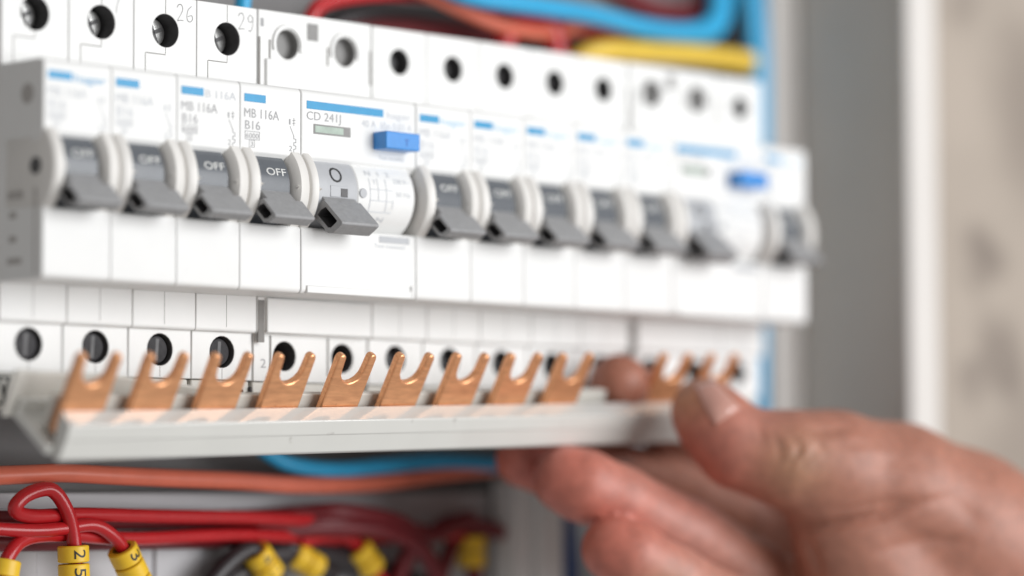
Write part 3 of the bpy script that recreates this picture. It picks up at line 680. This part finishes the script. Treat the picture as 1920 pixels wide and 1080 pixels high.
wire('red_wire', [(480, 990, 54), (560, 985, 50), (640, 978, 47), (720, 985, 47), (780, 1010, 47), (760, 1050, 48), (740, 1100, 48)], 2.2, DREDW, 'dark red wire crossing the bundle and dropping off the lower edge', WG)
wl = wire('red_wire', [(560, 1015, 50), (620, 1002, 50), (655, 1010, 50), (680, 1035, 50), (720, 1100, 50)], 1.9, REDW, 'short bright red wire curving over to a blurred yellow ring', WG)
sleeve(wl, W(668, 1026, 50), W(705, 1075, 50)-W(668, 1026, 50), ['', ''], RT+vwl)
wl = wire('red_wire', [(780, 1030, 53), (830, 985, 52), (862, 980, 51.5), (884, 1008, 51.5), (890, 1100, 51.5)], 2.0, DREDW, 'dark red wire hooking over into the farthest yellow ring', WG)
sleeve(wl, W(884, 1006, 51.5), (0, 0, -1), ['', ''], RT+vwl, r=3.6)
wl = wire('black_wire', [(380, 1110, 49), (430, 1055, 49), (470, 1032, 49), (500, 1060, 48), (530, 1110, 48)], 2.3, BLKW, 'black wire slanting up behind the tilted yellow rings', 'black wires below the breakers')
sleeve(wl, W(478, 1034, 48), W(520, 1095, 48)-W(478, 1034, 48), ['4', '1'], RT*0.8+vwl, r=3.6)
wl = wire('black_wire', [(480, 1035, 55), (540, 1028, 52), (575, 1050, 51), (625, 1080, 51)], 2.2, BLKW, 'black wire ending in two blurred yellow rings', 'black wires below the breakers')
sleeve(wl, W(548, 1036, 51.5), W(610, 1075, 51)-W(548, 1036, 51.5), ['', ''], RT+vwl, r=3.4, L=4.2)
wire('salmon_wire', [(-60, 894, 44), (60, 889, 43.5), (120, 887, 43), (220, 892, 43), (330, 897, 44), (450, 902, 45), (560, 909, 46), (700, 906, 48), (850, 885, 50), (1000, 870, 52), (1150, 880, 54)], 2.1, ORANW, 'salmon orange wire running straight across below the comb')
wire('cyan_wire', [(470, 820, 46), (505, 852, 46), (550, 872, 46), (630, 881, 47), (720, 874, 48), (820, 866, 49), (950, 872, 50), (1080, 880, 52)], 1.95, CYANW, 'cyan wire sagging just under the comb, above the salmon wire', 'cyan wires')
wire('navy_wire', [(1040, 900, 52), (1058, 980, 52), (1066, 1100, 52)], 2.8, NAVYW, 'dark blue wire dropping behind the curled fingertips')
wire('black_wire', [(1010, 930, 60), (1035, 1000, 60), (1035, 1100, 60)], 2.4, BLKW, 'black wire hanging beside the dark blue wire near the fingers', 'black wires below the breakers')
wire('black_wire', [(400, 1110, 52), (500, 1045, 53), (590, 1040, 53), (690, 1065, 53), (800, 1110, 53)], 3.6, BLKW, 'thick black wire arching in shade behind the blurred yellow rings', 'black wires below the breakers')
wire('red_wire', [(820, 1100, 52), (850, 1020, 52), (900, 985, 52), (960, 1010, 54)], 1.9, DREDW, 'dark red wire rising steeply beside the farthest yellow ring', WG)
# above
wire('cyan_wire', [(800, -40, 32), (880, -8, 32), (980, 8, 32), (1100, 26, 33), (1200, 50, 33), (1280, 60, 34), (1330, 48, 36), (1345, 10, 38), (1340, -40, 40)], 2.6, CYANW, 'thick cyan wire looping over the breakers and back up at the far end', 'cyan wires')
wire('cyan_wire', [(1200, 66, 38), (1260, 62, 37), (1320, 66, 37), (1352, 40, 39), (1362, -30, 42)], 2.4, CYANW, 'cyan wire lying under the looping one above the yellow wire', 'cyan wires')
wire('cyan_wire', [(1396, -60, 45), (1408, 40, 45), (1418, 140, 45), (1424, 300, 46), (1424, 500, 46), (1423, 740, 46), (1423, 900, 46)], 2.3, CYANW, 'cyan wire running upright beside the cabinet frame strip', 'cyan wires')
wire('cyan_wire', [(1420, -60, 48), (1428, 60, 48), (1432, 170, 49), (1432, 400, 50)], 1.8, CYANW, 'thin cyan wire tucked against the frame strip behind the upright one', 'cyan wires')
wire('cyan_wire', [(462, -50, 36), (457, -10, 36), (452, 40, 36)], 1.9, CYANW, 'short cyan wire dropping behind the breaker pencilled 29', 'cyan wires')
wire('yellow_wire', [(1060, 150, 40), (1085, 112, 38), (1130, 95, 36), (1220, 98, 36), (1310, 104, 36), (1405, 116, 38)], 2.9, YELW, 'yellow wire lying along the top of the far breakers')
RG = 'red wires above the breakers'
wire('salmon_wire', [(760, -30, 36), (870, 22, 38), (950, 52, 38), (1030, 62, 40), (1120, 44, 42)], 1.7, ORANW, 'thin salmon wire crossing under the thick cyan loop')
wire('red_wire', [(556, 90, 44), (580, 38, 42), (608, 6, 42), (690, -10, 42), (790, -10, 43), (880, 8, 44), (960, 30, 44)], 2.0, REDW, 'red wire arching up behind the wide unit with round terminals', RG)
wire('red_wire', [(930, 140, 42), (945, 80, 41), (965, 45, 41), (1000, 36, 41), (1035, 60, 41), (1045, 140, 41)], 3.0, REDW, 'red wire bent in a tight arch below the thick cyan loop', RG)
wire('red_wire', [(1010, 28, 46), (1080, 50, 45), (1140, 72, 45), (1200, 85, 46)], 2.4, REDW, 'red wire slipping under the cyan loop towards the yellow wire', RG)
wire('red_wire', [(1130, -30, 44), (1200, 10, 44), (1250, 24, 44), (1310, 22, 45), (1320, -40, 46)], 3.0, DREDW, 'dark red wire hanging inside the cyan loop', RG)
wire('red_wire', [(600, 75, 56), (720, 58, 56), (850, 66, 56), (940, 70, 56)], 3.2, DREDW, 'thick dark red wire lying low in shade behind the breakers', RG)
wire('black_wire', [(600, 60, 60), (660, 32, 58), (760, 28, 58), (900, 44, 58), (990, 70, 58)], 3.4, BLKW, 'black wire in shade under the long red arch', 'black wires above the breakers')
wire('black_wire', [(1375, -50, 50), (1378, 40, 50), (1380, 140, 50)], 2.8, BLKW, 'black wire upright between the cyan loop and upright cyan wire', 'black wires above the breakers')
wire('black_wire', [(780, 100, 60), (860, 60, 60), (1000, 60, 60), (1200, 90, 58)], 3.0, BLKW, 'black wire lying behind the tight red arch', 'black wires above the breakers')
